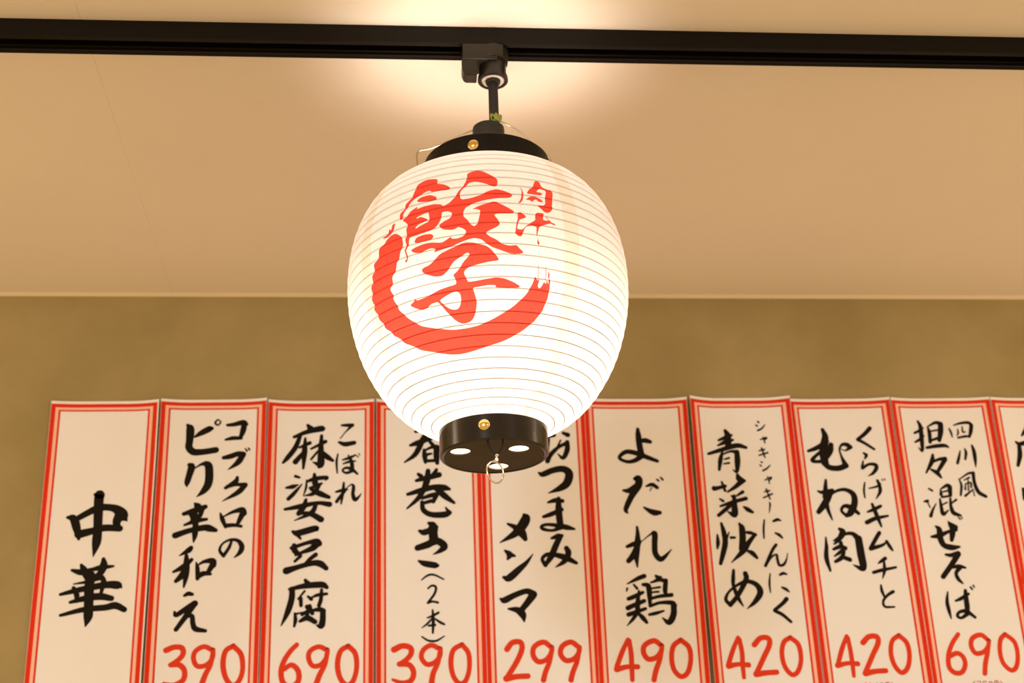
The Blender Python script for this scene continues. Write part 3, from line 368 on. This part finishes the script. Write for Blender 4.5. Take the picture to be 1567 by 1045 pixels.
EMBLEM = [
'-5844 9263 -5873 9068 -5932 8943 -6077 8763 -6205 8670 -6445 8569 -6529 8502 -6538 8397 -6614 8330 -6832 8233 -6912 8156 -6937 8026 -6896 7968 -6739 7922 -6671 7954 -6625 8097 -6514 8219 -6228 8446 -6016 8569 -5663 8707 -5447 8775 -5150 8839 -4970 8866 -4728 8882 -4620 8872 -4533 8825 -4410 8806 -4132 8798 -3865 8784 -3347 8750 -3167 8763 -3139 8828 -3220 8884 -3495 8988 -3709 9052 -4079 9140 -4184 9195 -4122 9269 -4123 9315 -4187 9380 -4378 9422 -4904 9495 -5233 9481 -5683 9365',
'-5583 8530 -5382 8623 -5173 8657 -4749 8665 -4496 8633 -4161 8526 -4059 8471 -4081 8410 -4184 8387 -4473 8382 -4779 8401 -5427 8472',
'-7448 7890 -7304 7879 -7273 7834 -7331 7714 -7441 7621 -7719 7464 -7919 7420 -8241 7443 -8363 7465 -8399 7505 -8315 7526 -8040 7554 -7914 7602 -7816 7720 -7754 7736 -7673 7671 -7615 7698 -7526 7845',
'-6601 7917 -6348 7999 -6214 8052 -6064 8128 -5953 8166 -5768 8203 -5657 8229 -5508 8267 -5476 8257 -5527 8185 -5422 8168 -5062 8193 -4805 8199 -4398 8196 -4158 8182 -3845 8142 -3703 8111 -3590 8058 -3461 8060 -3189 8118 -3032 8181 -2834 8314 -2740 8388 -2656 8478 -2521 8588 -2201 8837 -2066 8979 -1983 9151 -1955 9249 -1955 9368 -1890 9433 -1693 9510 -1551 9554 -1321 9612 -1187 9618 -1015 9579 -845 9519 -513 9380 -313 9306 -41 9222 76 9157 157 9044 175 8957 148 8809 84 8751 -80 8723 -232 8743 -522 8833 -763 8883 -1197 8950 -1430 8968 -1694 8950 -1849 8906 -2049 8795 -2168 8720 -2323 8604 -2389 8537 -2430 8446 -2425 8371 -2370 8238 -2223 8196 -1840 8208 -1589 8236 -1216 8308 -985 8367 -661 8467 -427 8518 -49 8572 183 8574 500 8525 707 8489 1012 8427 1109 8383 1100 8313 1053 8270 923 8212 711 8189 207 8178 -137 8159 -665 8110 -981 8077 -1402 8023 -1596 7986 -1755 7926 -1861 7888 -2020 7829 -2104 7774 -2196 7665 -2216 7597 -2183 7498 -2120 7436 -1968 7348 -1876 7281 -1752 7166 -1669 7113 -1542 7068 -1465 7070 -1359 7122 -1295 7179 -1211 7301 -1169 7384 -1126 7510 -1105 7580 -1085 7659 -1130 7699 -1284 7736 -1396 7745 -1579 7736 -1569 7752 -1359 7810 -1165 7859 -796 7950 -550 7996 -181 8045 28 8032 282 7943 451 7885 705 7798 867 7745 1096 7671 1154 7630 1096 7579 963 7559 622 7549 404 7542 92 7531 -47 7520 -152 7495 -171 7470 -123 7422 -70 7380 38 7302 99 7245 175 7153 150 7095 1 7017 -153 6966 -466 6891 -613 6853 -744 6810 -739 6764 -591 6673 -449 6616 -171 6541 -2 6485 224 6392 395 6348 678 6306 865 6303 1138 6334 1260 6322 1353 6253 1445 6203 1630 6124 1674 6086 1619 6048 1468 6028 1070 6005 798 6019 383 6084 108 6134 -301 6220 -504 6279 -704 6369 -837 6429 -1037 6522 -1188 6562 -1444 6591 -1581 6600 -1736 6594 -1875 6578 -2138 6538 -2288 6516 -2473 6492 -2651 6464 -3000 6405 -3245 6373 -3628 6331 -3869 6310 -4205 6284 -4287 6302 -4193 6380 -4225 6418 -4418 6453 -4560 6460 -4790 6441 -4947 6425 -5184 6395 -5362 6398 -5660 6438 -5808 6476 -5953 6547 -5928 6584 -5707 6621 -5513 6642 -5154 6670 -4919 6678 -4576 6673 -4314 6652 -3876 6595 -3675 6589 -3509 6625 -3362 6667 -3087 6758 -3012 6766 -3059 6694 -2991 6666 -2737 6653 -2573 6662 -2335 6701 -2210 6746 -2074 6841 -2053 6893 -2127 6952 -2229 6996 -2460 7071 -2573 7084 -2680 7045 -2769 7026 -2929 7007 -3089 7013 -3408 7048 -3572 7087 -3743 7166 -3815 7212 -3856 7269 -3797 7308 -3576 7372 -3431 7407 -3214 7452 -3109 7493 -3012 7575 -2980 7624 -2985 7690 -3053 7726 -3252 7770 -3383 7784 -3574 7783 -3648 7760 -3674 7691 -3693 7631 -3720 7521 -3775 7443 -3916 7323 -4057 7254 -4338 7170 -4623 7129 -5203 7094 -5523 7082 -5888 7074 -6025 7058 -6056 7016 -6085 6959 -6137 6829 -6197 6753 -6322 6657 -6347 6591 -6297 6487 -6275 6411 -6263 6290 -6291 6233 -6384 6182 -6440 6181 -6508 6226 -6496 6251 -6394 6280 -6368 6326 -6396 6435 -6422 6509 -6472 6622 -6453 6690 -6348 6780 -6331 6864 -6384 7027 -6377 7109 -6298 7190 -6277 7270 -6299 7432 -6285 7510 -6225 7581 -6221 7623 -6270 7680 -6364 7737 -6604 7851',
'-5675 6878 -5548 6967 -5405 7003 -5109 7026 -4895 7027 -4551 7008 -4399 6981 -4280 6912 -4283 6869 -4411 6808 -4567 6785 -4911 6781 -5125 6783 -5420 6791 -5559 6806 -5677 6837',
'-2091 6476 -1678 6452 -1387 6414 -930 6329 -710 6272 -510 6183 -377 6109 -177 5980 -80 5904 9 5805 16 5767 -53 5753 -189 5741 -529 5720 -783 5699 -1205 5661 -1469 5634 -1843 5591 -2032 5552 -2228 5478 -2302 5430 -2328 5362 -2301 5296 -2195 5166 -2144 5106 -2096 5057 -1944 5046 -1536 5064 -1257 5081 -826 5113 -575 5132 -253 5158 -39 5157 282 5132 515 5098 895 5022 1114 4972 1393 4897 1469 4860 1415 4823 1230 4806 733 4794 394 4795 -124 4808 -272 4827 -200 4866 -280 4883 -593 4896 -806 4891 -1133 4868 -1361 4855 -1717 4839 -1813 4801 -1744 4702 -1693 4605 -1608 4412 -1595 4293 -1647 4132 -1702 4025 -1817 3867 -1921 3784 -2117 3696 -2298 3657 -2640 3626 -2850 3640 -3133 3717 -3322 3793 -3607 3949 -3797 4071 -4087 4286 -4234 4390 -4384 4486 -4486 4513 -4642 4500 -4749 4495 -4905 4490 -5019 4469 -5200 4409 -5362 4384 -5663 4369 -5843 4382 -6084 4438 -6261 4492 -6552 4600 -6583 4651 -6389 4697 -6285 4733 -6170 4795 -6109 4799 -6037 4747 -5862 4736 -5418 4756 -5054 4792 -4419 4883 -4074 4924 -3662 4954 -3422 4974 -3106 4999 -2982 5017 -2921 5047 -2914 5083 -2955 5163 -2994 5225 -3069 5327 -3042 5376 -2887 5422 -2786 5467 -2638 5556 -2540 5621 -2393 5726 -2269 5799 -2046 5916 -1952 5973 -1895 6029 -1910 6058 -2011 6091 -2126 6077 -2370 6004 -2544 5952 -2820 5870 -2961 5817 -3107 5742 -3236 5667 -3482 5516 -3624 5448 -3803 5392 -3965 5377 -4277 5392 -4510 5429 -4898 5526 -5082 5585 -5244 5661 -5282 5708 -5237 5774 -5110 5807 -4780 5842 -4588 5889 -4340 5992 -4180 6058 -3944 6151 -3735 6205 -3345 6273 -3017 6333 -2425 6446',
'-7287 7444 -7499 7445 -7667 7422 -7960 7351 -8099 7310 -8213 7253 -8343 7227 -8624 7205 -8738 7181 -8797 7130 -8813 7070 -8804 6943 -8830 6875 -8921 6800 -9043 6755 -9314 6693 -9405 6620 -9393 6457 -9453 6380 -9641 6312 -9706 6233 -9712 6067 -9772 5993 -9947 5937 -9994 5866 -9960 5708 -9993 5626 -10134 5539 -10148 5441 -10059 5237 -10063 5156 -10151 5112 -10120 5037 -9939 4853 -9891 4774 -9922 4720 -9856 4638 -9637 4451 -9560 4363 -9541 4285 -9428 4207 -9115 4052 -8999 3979 -8958 3913 -8840 3850 -8533 3730 -8375 3648 -8206 3521 -8009 3435 -7588 3307 -7329 3221 -6965 3090 -6663 3013 -6120 2913 -5737 2848 -5129 2751 -4767 2701 -4290 2643 -3941 2618 -3378 2599 -2976 2606 -2338 2643 -1918 2678 -1300 2745 -829 2799 -38 2896 393 2966 899 3076 1210 3153 1638 3274 1964 3386 2516 3607 2723 3704 2799 3770 2916 3850 3185 4023 3278 4102 3292 4166 3345 4245 3490 4421 3547 4513 3568 4612 3592 4692 3646 4835 3654 4910 3628 4992 3633 5058 3669 5173 3656 5218 3582 5240 3547 5200 3519 5058 3490 5055 3429 5190 3397 5193 3361 5064 3319 5041 3227 5098 3151 5069 3010 4926 2935 4875 2849 4864 2801 4879 2747 4936 2768 5019 2881 5207 2884 5235 2778 5130 2702 5132 2578 5242 2512 5238 2436 5116 2377 5037 2273 4921 2195 4839 2064 4709 1958 4626 1768 4509 1556 4401 1112 4198 811 4084 351 3942 41 3855 -432 3735 -772 3662 -1321 3563 -1691 3517 -2250 3477 -2666 3463 -3357 3464 -3836 3492 -4580 3576 -5014 3636 -5572 3731 -5841 3783 -6088 3837 -6283 3902 -6623 4042 -6829 4134 -7106 4269 -7296 4381 -7585 4580 -7685 4667 -7687 4725 -7746 4811 -7922 5011 -7964 5101 -7907 5164 -7928 5240 -8056 5408 -8030 5491 -7825 5574 -7750 5655 -7730 5813 -7654 5894 -7449 5978 -7345 6045 -7247 6162 -7210 6221 -7197 6278 -7140 6329 -6987 6423 -6900 6509 -6799 6675 -6723 6764 -6595 6866 -6571 6954 -6630 7119 -6694 7203 -6826 7288 -6939 7342 -7146 7418',
'1682 8749 1780 8681 1832 8616 1893 8493 1893 8391 1836 8212 1777 8125 1656 8043 1585 8020 1490 8032 1483 8045 1556 8073 1615 8130 1717 8274 1761 8371 1786 8516 1766 8606 1678 8731',
'2688 8870 2790 9018 2851 9088 2932 9151 2991 9178 3089 9198 3146 9187 3218 9134 3253 9071 3285 8936 3378 8879 3619 8840 3787 8828 4048 8830 4125 8774 4100 8611 4046 8455 3922 8158 3903 8053 3956 8025 3937 7981 3824 7873 3733 7815 3575 7751 3466 7734 3295 7746 3195 7776 3066 7856 2976 7908 2838 7987 2909 8019 3269 8042 3400 8110 3430 8294 3473 8431 3582 8662 3564 8753 3395 8789 3310 8805 3222 8813 3147 8792 3008 8720 2937 8675 2862 8612 2896 8591 3070 8590 3166 8583 3278 8559 3281 8534 3179 8483 3019 8466 2647 8469 2440 8469 2193 8467 2164 8513 2330 8655 2440 8727 2601 8798',
'2047 8197 2242 8299 2367 8348 2545 8392 2695 8387 2969 8332 3102 8286 3229 8202 3223 8169 3075 8154 2989 8155 2879 8172 2826 8193 2778 8240 2722 8241 2600 8195 2548 8168 2513 8130 2448 8131 2288 8170 2184 8179 2033 8168',
'1421 7618 1566 7635 1661 7621 1799 7564 1868 7524 1937 7458 1911 7422 1768 7382 1675 7360 1540 7334 1468 7290 1391 7187 1350 7109 1303 6978 1366 6934 1604 6936 1712 6958 1797 7025 1891 7078 2087 7174 2237 7236 2491 7326 2574 7384 2566 7462 2584 7528 2644 7646 2776 7688 3115 7696 3223 7679 3203 7619 3174 7559 3113 7441 3188 7403 3474 7409 3517 7445 3360 7548 3318 7589 3349 7608 3420 7567 3601 7425 3738 7368 3970 7337 4027 7317 3965 7288 3884 7287 3713 7316 3556 7304 3263 7244 3098 7202 2896 7137 2807 7078 2742 6965 2708 6886 2672 6761 2674 6687 2713 6584 2748 6537 2813 6498 2817 6472 2759 6431 2719 6430 2653 6467 2641 6518 2667 6633 2661 6721 2615 6869 2608 6954 2634 7064 2560 7105 2316 7118 2161 7108 1943 7064 1840 7012 1752 6900 1694 6823 1607 6704 1535 6666 1403 6670 1320 6694 1203 6764 1171 6813 1192 6890 1210 6961 1247 7101 1284 7191 1358 7319 1381 7412 1374 7562',
'2724 5215 2733 5581 2744 5704 2767 5706 2770 5584 2762 5217 2755 5096 2732 5095',
'3269 5277 3276 5573 3289 5674 3312 5676 3318 5577 3315 5280 3308 5181 3279 5179',
'3468 5297 3439 5464 3459 5494 3550 5417 3576 5362 3561 5276 3541 5247 3494 5243']
EMBLEM_HOLES = [
'-5411 7817 -5113 7859 -4932 7882 -4682 7904 -4586 7833 -4551 7600 -4670 7503 -5065 7443 -5267 7409 -5477 7366 -5553 7361 -5571 7389 -5521 7422 -5353 7494 -5160 7531 -4752 7572 -4666 7607 -4812 7669 -4929 7709 -5139 7771 -5264 7782 -5432 7755 -5492 7757 -5506 7792',
'-4196 4566 -3974 4617 -3777 4658 -3411 4727 -3215 4753 -2987 4760 -2869 4739 -2743 4669 -2698 4604 -2696 4481 -2724 4396 -2811 4264 -2894 4204 -3054 4152 -3194 4144 -3454 4172 -3628 4218 -3893 4328 -4040 4402 -4213 4513']


# ------------------------------------------------------------------ paper lantern
lx, ly, lz, tx, ty = LANT
lan = empty('paper_lantern', (lx, ly, EYE+lz), (-ty, tx, 0))
tag(lan, 'round white paper lantern with red brushed emblem and black rims, lit from inside', 'lantern')
pv = [int(t)*1e-5 for t in PROFILE.split()]
PR = list(zip(pv[0::2], pv[1::2])); NA = len(PR)-1
def prof(a):
    """radius, height and outward normal at meridian position a (4 units per gap between ribs), with the paper puffed between ribs"""
    a = min(max(a, 0), NA); i = min(int(a), NA-1); t = a-i
    r = PR[i][0]+(PR[i+1][0]-PR[i][0])*t; z = PR[i][1]+(PR[i+1][1]-PR[i][1])*t
    lo, hi = PR[max(i-2, 0)], PR[min(i+3, NA)]
    dr, dz = hi[0]-lo[0], hi[1]-lo[1]; L = math.hypot(dr, dz)
    nr, nz = dz/L, -dr/L
    q = (a % 4)/4; b = .0011*(1-(2*q-1)**2)
    return r+nr*b, z+nz*b, nr, nz, (2*q-1)
def on_lantern(th, a):
    r, z, nr, nz, q = prof(a)
    s, c = math.sin(th), -math.cos(th)
    # shading normal leans with the puffed paper
    k = .33*q; tr, tz = -nz, nr
    mr, mz = nr + k*tr, nz + k*tz; L = math.hypot(mr, mz); mr /= L; mz /= L
    return (r*s, r*c, z), (mr*s, mr*c, mz)
def pl(txt):
    v = [int(t) for t in txt.split()]
    return [(v[i]*1e-4, v[i+1]*1e-2) for i in range(0, len(v), 2)]
NC, TH = 132, 1.65
SC = .028                                  # scales a so both directions have like size in the triangulation
V2, EDG, FAC = [], [], []
for j in range(NA+1):
    for i in range(NC+1): V2.append((-TH + 2*TH*i/NC, j*SC))
for j in range(NA+1):
    for i in range(NC): EDG.append((j*(NC+1)+i, j*(NC+1)+i+1))
for j in range(NA):
    for i in (0, NC): EDG.append((j*(NC+1)+i, (j+1)*(NC+1)+i))
polys = [pl(t) for t in EMBLEM]; holes = [pl(t) for t in EMBLEM_HOLES]
for P in polys + holes:
    ar = sum(P[i-1][0]*P[i][1]-P[i][0]*P[i-1][1] for i in range(len(P)))
    if ar < 0: P = P[::-1]
    b = len(V2); V2 += [(t, a*SC) for t, a in P]; FAC.append(list(range(b, b+len(P))))
res = delaunay_2d_cdt([Vector(v) for v in V2], EDG, FAC, 0, 1e-6)
verts, faces, origf = res[0], res[2], res[5]
npoly = len(polys)
def lan_mesh(name, tris, extra, material):
    """triangles from the CDT plus grid quads round the back, with analytic normals"""
    idx, co, no, ang, fs = {}, [], [], [], []
    def V(th, a):
        k = (round(th, 6), round(a, 5))
        if k not in idx:
            p, n = on_lantern(th, a); idx[k] = len(co); co.append(p); no.append(n); ang.append(th)
        return idx[k]
    for f in tris: fs.append([V(verts[i].x, verts[i].y/SC) for i in f])
    for q in extra: fs.append([V(*c) for c in q])
    me = bpy.data.meshes.new(name); me.from_pydata(co, [], fs)
    at = me.attributes.new('angle', 'FLOAT', 'POINT'); at.data.foreach_set('value', ang)
    for p in me.polygons: p.use_smooth = True
    me.update(); me.normals_split_custom_set_from_vertices(no)
    return link(name, me, material, lan)
red_t, white_t = [], []
for f, o in zip(faces, origf):
    c = sum((verts[i] for i in f), Vector((0, 0)))/len(f)
    (red_t if (any(k < npoly for k in o) and not any(k >= npoly for k in o)) else white_t).append(f)
back = []
NB = 100
ths = [TH + (2*math.pi - 2*TH)*i/NB for i in range(NB+1)]; ths[-1] = 2*math.pi-TH
for j in range(NA):
    for i in range(NB):
        t0_, t1_ = ths[i], ths[i+1]
        if i == NB-1: t1_ = -TH + 2*math.pi
        back.append([(t0_, j), (t1_, j), (t1_, j+1), (t0_, j+1)])
lan_mesh('paper_shade', white_t, back, M['washi'])
tag(lan_mesh('painted_emblem', red_t, [], M['emblem']), 'red brushed characters inside a sweeping red ring')
for k in range(0, NA//4 + 1):
    r, z, nr, nz, q = prof(4*k)
    bm = bmesh.new(); rr = .00050
    cr_, cz_ = r - nr*rr*1.15, z - nz*rr*1.15
    lathe(bm, [(cr_ + rr*math.cos(t*math.pi/4), cz_ + rr*math.sin(t*math.pi/4)) for t in range(8)], 0, 0, 160, True)
    from_bm('rib_hoop', bm, M['rib'], lan, True)
# rims
def L(name, bm, m, parent=lan, deg=30):
    return auto(from_bm(name, bm, m, parent), deg)
RT, ZT0, ZT1 = .0712, .7820-.474, .8235-.474
bm = bmesh.new(); ox = .0038
lathe(bm, [(RT, ZT0), (RT, ZT1-.0012), (RT-.0012, ZT1), (RT-.0034, ZT1), (RT-.0046, ZT1-.0012), (RT-.0046, ZT0)], ox, 0, 128, True)
top = L('top_rim', bm, M['top_lacquer'])
bm = bmesh.new()
bmesh.ops.create_uvsphere(bm, u_segments=24, v_segments=12, radius=.0064, matrix=Matrix.Diagonal((1, .5, 1, 1)))
rv = L('rivet', bm, M['brass'], top); rv.location = (ox-.0205+.001, -RT*math.cos(.275)-.0004, ZT0+.0268)
rv.rotation_euler = (0, 0, -.275)
tag(rv, 'round brass rivet on the black rim')
RB, ZB0, ZB1 = .0568, 0.0, .0278
bm = bmesh.new()
lathe(bm, [(RB, ZB1), (RB, .0016), (RB-.0010, .0003), (RB-.0030, 0), (RB-.0045, .0006), (RB-.0050, .0016), (RB-.0050, ZB1)], 0, 0, 128, True)
bot = L('bottom_rim', bm, M['lacquer'])
bm = bmesh.new()
bmesh.ops.create_uvsphere(bm, u_segments=24, v_segments=12, radius=.0062, matrix=Matrix.Diagonal((1, .55, 1, 1)))
rv = L('rivet', bm, M['brass'], bot); rv.location = (RB*math.sin(-.235), -RB*math.cos(.235)-.0004, .0152); rv.rotation_euler = (0, 0, -.235)
tag(rv, 'round brass rivet on the black rim')
bm = bmesh.new(); lathe(bm, [(RB-.0050, .0037), (RB-.0050, .0270), (RB-.0060, .0270), (RB-.0060, .0037)], 0, 0, 96, True)
tag(L('rim_lining', bm, M['wood'], bot), 'pale bare wood inside of the rim')
# bottom plate with three light holes
NP = 96; pr_ = RB-.0032; hr = .0105
circ = lambda cx, cy, r, n: [Vector((cx + r*math.cos(2*math.pi*i/n), cy + r*math.sin(2*math.pi*i/n))) for i in range(n)]
HP = [(-.0358, -.0149), (.0240, -.0214), (.0069, .0345)]
vv = circ(0, 0, pr_, NP); ff = [list(range(NP))]
for hx, hy in HP:
    b = len(vv); vv += circ(hx, hy, hr, 40); ff.append(list(range(b, b+40)))
rr_ = delaunay_2d_cdt(vv, [], ff, 0, 1e-7)
bm = bmesh.new(); bv = [bm.verts.new((v.x, v.y, .0008)) for v in rr_[0]]
for f, o in zip(rr_[2], rr_[5]):
    if 0 in o and not any(k > 0 for k in o): bm.faces.new([bv[i] for i in f])
g = bmesh.ops.extrude_face_region(bm, geom=bm.faces[:])
bmesh.ops.translate(bm, verts=[e for e in g['geom'] if isinstance(e, bmesh.types.BMVert)], vec=(0, 0, .0014))
L('bottom_plate', bm, M['plate'], deg=40)
# pull cord and ring
A_, B_ = (-.0095, -.0475, .0030), (.0052, -.0480, .0030); K_ = (-.0015, -.0490, -.0140)
bm = bmesh.new()
tube(bm, spline([A_, (-.0092, -.0482, -.004), (-.0055, -.0488, -.0110), K_, (.0022, -.0489, -.0105), (.0055, -.0485, -.004), B_], 6), .0010, 8)
cord = L('pull_cord', bm, M['cord'], deg=80)
bm = bmesh.new()
bmesh.ops.create_uvsphere(bm, u_segments=16, v_segments=10, radius=.0019, matrix=Matrix.Translation((K_[0]+.0004, K_[1]-.001, K_[2]-.0012)))
lathe(bm, [(0, -.0152), (.0012, -.0154), (.0011, -.0182), (.0021, -.0190), (.0019, -.0214), (0, -.0218)], K_[0], K_[1]-.0006, 16)
box(bm, K_[0]-.0042, K_[0]-.0012, K_[1]-.0020, K_[1]+.0004, -.0228, -.0206, .0005)
tag(L('swivel', bm, M['chrome'], cord), 'small silver swivel below the black cord')
bm = bmesh.new(); RC = Vector((K_[0]-.0020, K_[1]-.0004, -.0330)); ca, sa = math.cos(.62), math.sin(.62); Rg = .0107
tube(bm, [(RC.x + Rg*math.sin(t)*ca, RC.y + Rg*math.sin(t)*sa, RC.z + Rg*1.05*math.cos(t)) for t in [2*math.pi*i/48 for i in range(48)]], .00085, 10, True)
tag(L('pull_ring', bm, M['chrome'], cord), 'thin silver ring hanging below the cord')
# bent wire handle (heights from the eye, moved into the lantern's frame)
def wl(px, pz, y=0.0): return (px - lx - tx*(pz-lz), y, pz - lz)
HW = [(.0262, .8080), (.0250, .8217), (.0240, .8330), (.0248, .8400), (.0285, .8437), (.0404, .8463), (.0629, .8575), (.0872, .8700)]
HW2 = [(.1296, .8777), (.1400, .8717), (.1502, .8614), (.1661, .8424), (.1748, .8348), (.1771, .8270), (.1768, .8120)]
bm = bmesh.new()
tube(bm, spline([wl(a, b, 0.0) for a, b in HW] + [wl(.1000, .8730, -.003), wl(.1090, .8765, -.009), wl(.1180, .8785, -.008)] + [wl(a, b, 0) for a, b in HW2], 6), .0010, 8)
L('wire_handle', bm, M['wire'], deg=80)
# the bulb
ld = bpy.data.lights.new('bulb', 'POINT'); ld.energy = BULB; ld.color = (1.0, .91, .84); ld.shadow_soft_size = .036
lo = bpy.data.objects.new('bulb', ld); col.objects.link(lo); lo.parent = lan; lo.location = (0.001, -.016, .240)
ld = bpy.data.lights.new('bulb_front', 'SPOT'); ld.energy = BULB_DOWN; ld.color = (1.0, .91, .84); ld.shadow_soft_size = .04   # the bulb throws most of its light down
ld.spot_size = math.radians(170); ld.spot_blend = 1.0
lo = bpy.data.objects.new('bulb_front', ld); col.objects.link(lo); lo.parent = lan; lo.location = (0.001, .010, .235)

# ------------------------------------------------------------------ paper menu strips on the wall
LABELS = [
 'white menu strip with red frame, leftmost, bearing only two large black characters',
 'red-framed menu strip second from the left, dish name beside a note in katakana, price 390',
 'red-framed menu strip third from the left, price 690 under four large black characters',
 'red-framed menu strip priced 390, left of the lantern rim, with bracketed note (2)',
 'red-framed menu strip priced 299, hanging right behind the lantern bottom rim',
 'red-framed menu strip priced 490, first one right of the lantern',
 'red-framed menu strip priced 420 with a narrow column of tiny katakana at its right',
 'red-framed menu strip priced 420 beginning with a large rounded hiragana',
 'red-framed menu strip priced 690, second from the right edge',
 'red-framed menu strip cut off by the right edge of the photo',
]
LEN = .66
WT = {'dish_name': 1.26, 'dish_character': 1.26, 'side_note': 1.22, 'price': 1.02}
rnd = random.Random(11)
CURL = [(.003, .006), (.006, .006), (.007, .006), (.006, .004), (.004, .004), (.004, .008), (.009, .007), (.003, .005), (.006, .005), (.005, .005)]
for k, (xl, zt, w, rot, parts) in enumerate(STRIPS):
    root = empty('menu_strip', (xl, WALL_Y, EYE+zt), (0, math.radians(-rot), 0))
    tag(root, LABELS[k], 'menu strip', 'menu strips on the wall')
    cl, cr2 = (1.35*q for q in CURL[k]); base = .0016 + .0009*(k % 2)
    ph = rnd.uniform(0, 6.28)
    def dep(u, v, w=w, cl=cl, cr2=cr2, base=base, ph=ph):
        """distance in front of the wall: flat middle, side edges curling forward, mostly near the top"""
        s = u/w; e = 0
        fade = .55 + .45*math.exp(-v/.10) + .18*math.sin(v*14+ph)
        if s < .30: e = cl*((.30-s)/.30)**2
        if s > .70: e = cr2*((s-.70)/.30)**2
        return base + e*fade
    def P(u, v, lift=0.0, dep=dep): return (u, -dep(u, v)-lift, -v)
    us = [w*t for t in (0, .015, .03, .06, .1, .15, .2, .25, .3, .5, .7, .75, .8, .85, .9, .94, .97, .985, 1)]
    vs_ = [LEN*i/44 for i in range(45)]
    bm = bmesh.new()
    fr = [[bm.verts.new(P(u, v)) for u in us] for v in vs_]; bk = [[bm.verts.new(P(u, v, -.0003)) for u in us] for v in vs_]
    nu, nv = len(us), len(vs_)
    for j in range(nv-1):
        for i in range(nu-1):
            bm.faces.new((fr[j][i], fr[j+1][i], fr[j+1][i+1], fr[j][i+1])); bm.faces.new((bk[j][i], bk[j][i+1], bk[j+1][i+1], bk[j+1][i]))
    for j in range(nv-1):
        for i in (0, nu-1): bm.faces.new((fr[j][i], bk[j][i], bk[j+1][i], fr[j+1][i]))
    for i in range(nu-1):
        for j in (0, nv-1): bm.faces.new((fr[j][i], fr[j][i+1], bk[j][i+1], bk[j][i]))
    auto(from_bm('paper_sheet', bm, M['paper'], root), 50)
    # printed frame: red band, pink band, thin red line
    l0 = .0005; r0 = .0022 if k == 0 else .0006; t0 = .0046; b0 = .006
    def frame(name, a, b, material, lift):
        bm = bmesh.new()
        def bar(u0, u1, v0, v1, nu_, nv_):
            g = [[bm.verts.new(P(u0+(u1-u0)*i/nu_, v0+(v1-v0)*j/nv_, lift)) for i in range(nu_+1)] for j in range(nv_+1)]
            for j in range(nv_):
                for i in range(nu_): bm.faces.new((g[j][i], g[j+1][i], g[j+1][i+1], g[j][i+1]))
        va, vb = t0+a*.86, t0+b*.86
        bar(l0+a, l0+b, va, LEN-b0-a, 2, 60)
        bar(w-r0-b, w-r0-a, va, LEN-b0-a, 2, 60)
        bar(l0+b, w-r0-b, va, vb, 30, 1)
        bar(l0+b, w-r0-b, LEN-b0-b, LEN-b0-a, 30, 1)
        from_bm(name, bm, material, root, True, False)
    frame('red_border', 0, .0068, M['red'], .00025)
    frame('pink_border', .0068, .0115, M['pink'], .00025)
    frame('inner_line', .0115, .0145, M['red'], .00025)
    # brush lettering
    for part, txt in parts.items():
        bm = bmesh.new(); n = 0
        for st in txt.split(';'):
            v = [int(t)*1e-4 for t in st.split()]; v[2::3] = [x*WT.get(part, 1.0) for x in v[2::3]]
            pts = [(v[i], v[i+1], v[i+2]) for i in range(0, len(v), 3)]
            sp = spline(pts, 5); lift = .00035 + n*.000004; n += 1
            prev = None
            for i, (u, d, wd) in enumerate(sp):
                a, b = sp[max(i-1, 0)], sp[min(i+1, len(sp)-1)]
                du, dv = b[0]-a[0], b[1]-a[1]; Ln = math.hypot(du, dv) or 1e-9
                h = max(wd, .0003)/2; nx, ny = -dv/Ln*h, du/Ln*h
                cur = (bm.verts.new(P(u+nx, d+ny, lift)), bm.verts.new(P(u-nx, d-ny, lift)))
                if prev: bm.faces.new((prev[0], prev[1], cur[1], cur[0]))
                prev = cur
            for q, (u, d, wd) in enumerate(pts):      # round tips and turns
                h = max(wd, .0003)/2*(.96 if q not in (0, len(pts)-1) else 1)
                bm.faces.new([bm.verts.new(P(u+h*math.cos(t*math.pi/8), d+h*math.sin(t*math.pi/8), lift+.000002)) for t in range(16)])
        for f in bm.faces:
            f.normal_update()
            if f.normal.y > 0: f.normal_flip()
        o = from_bm(part, bm, {'price': M['price'], 'fine_print': M['fine']}.get(part, M['ink']), root, False, False)
        lab = {'price': 'red brushed price', 'dish_name': 'black brushed dish name', 'side_note': 'smaller black brushed lettering'}
        if part in lab: o['label'] = lab[part]
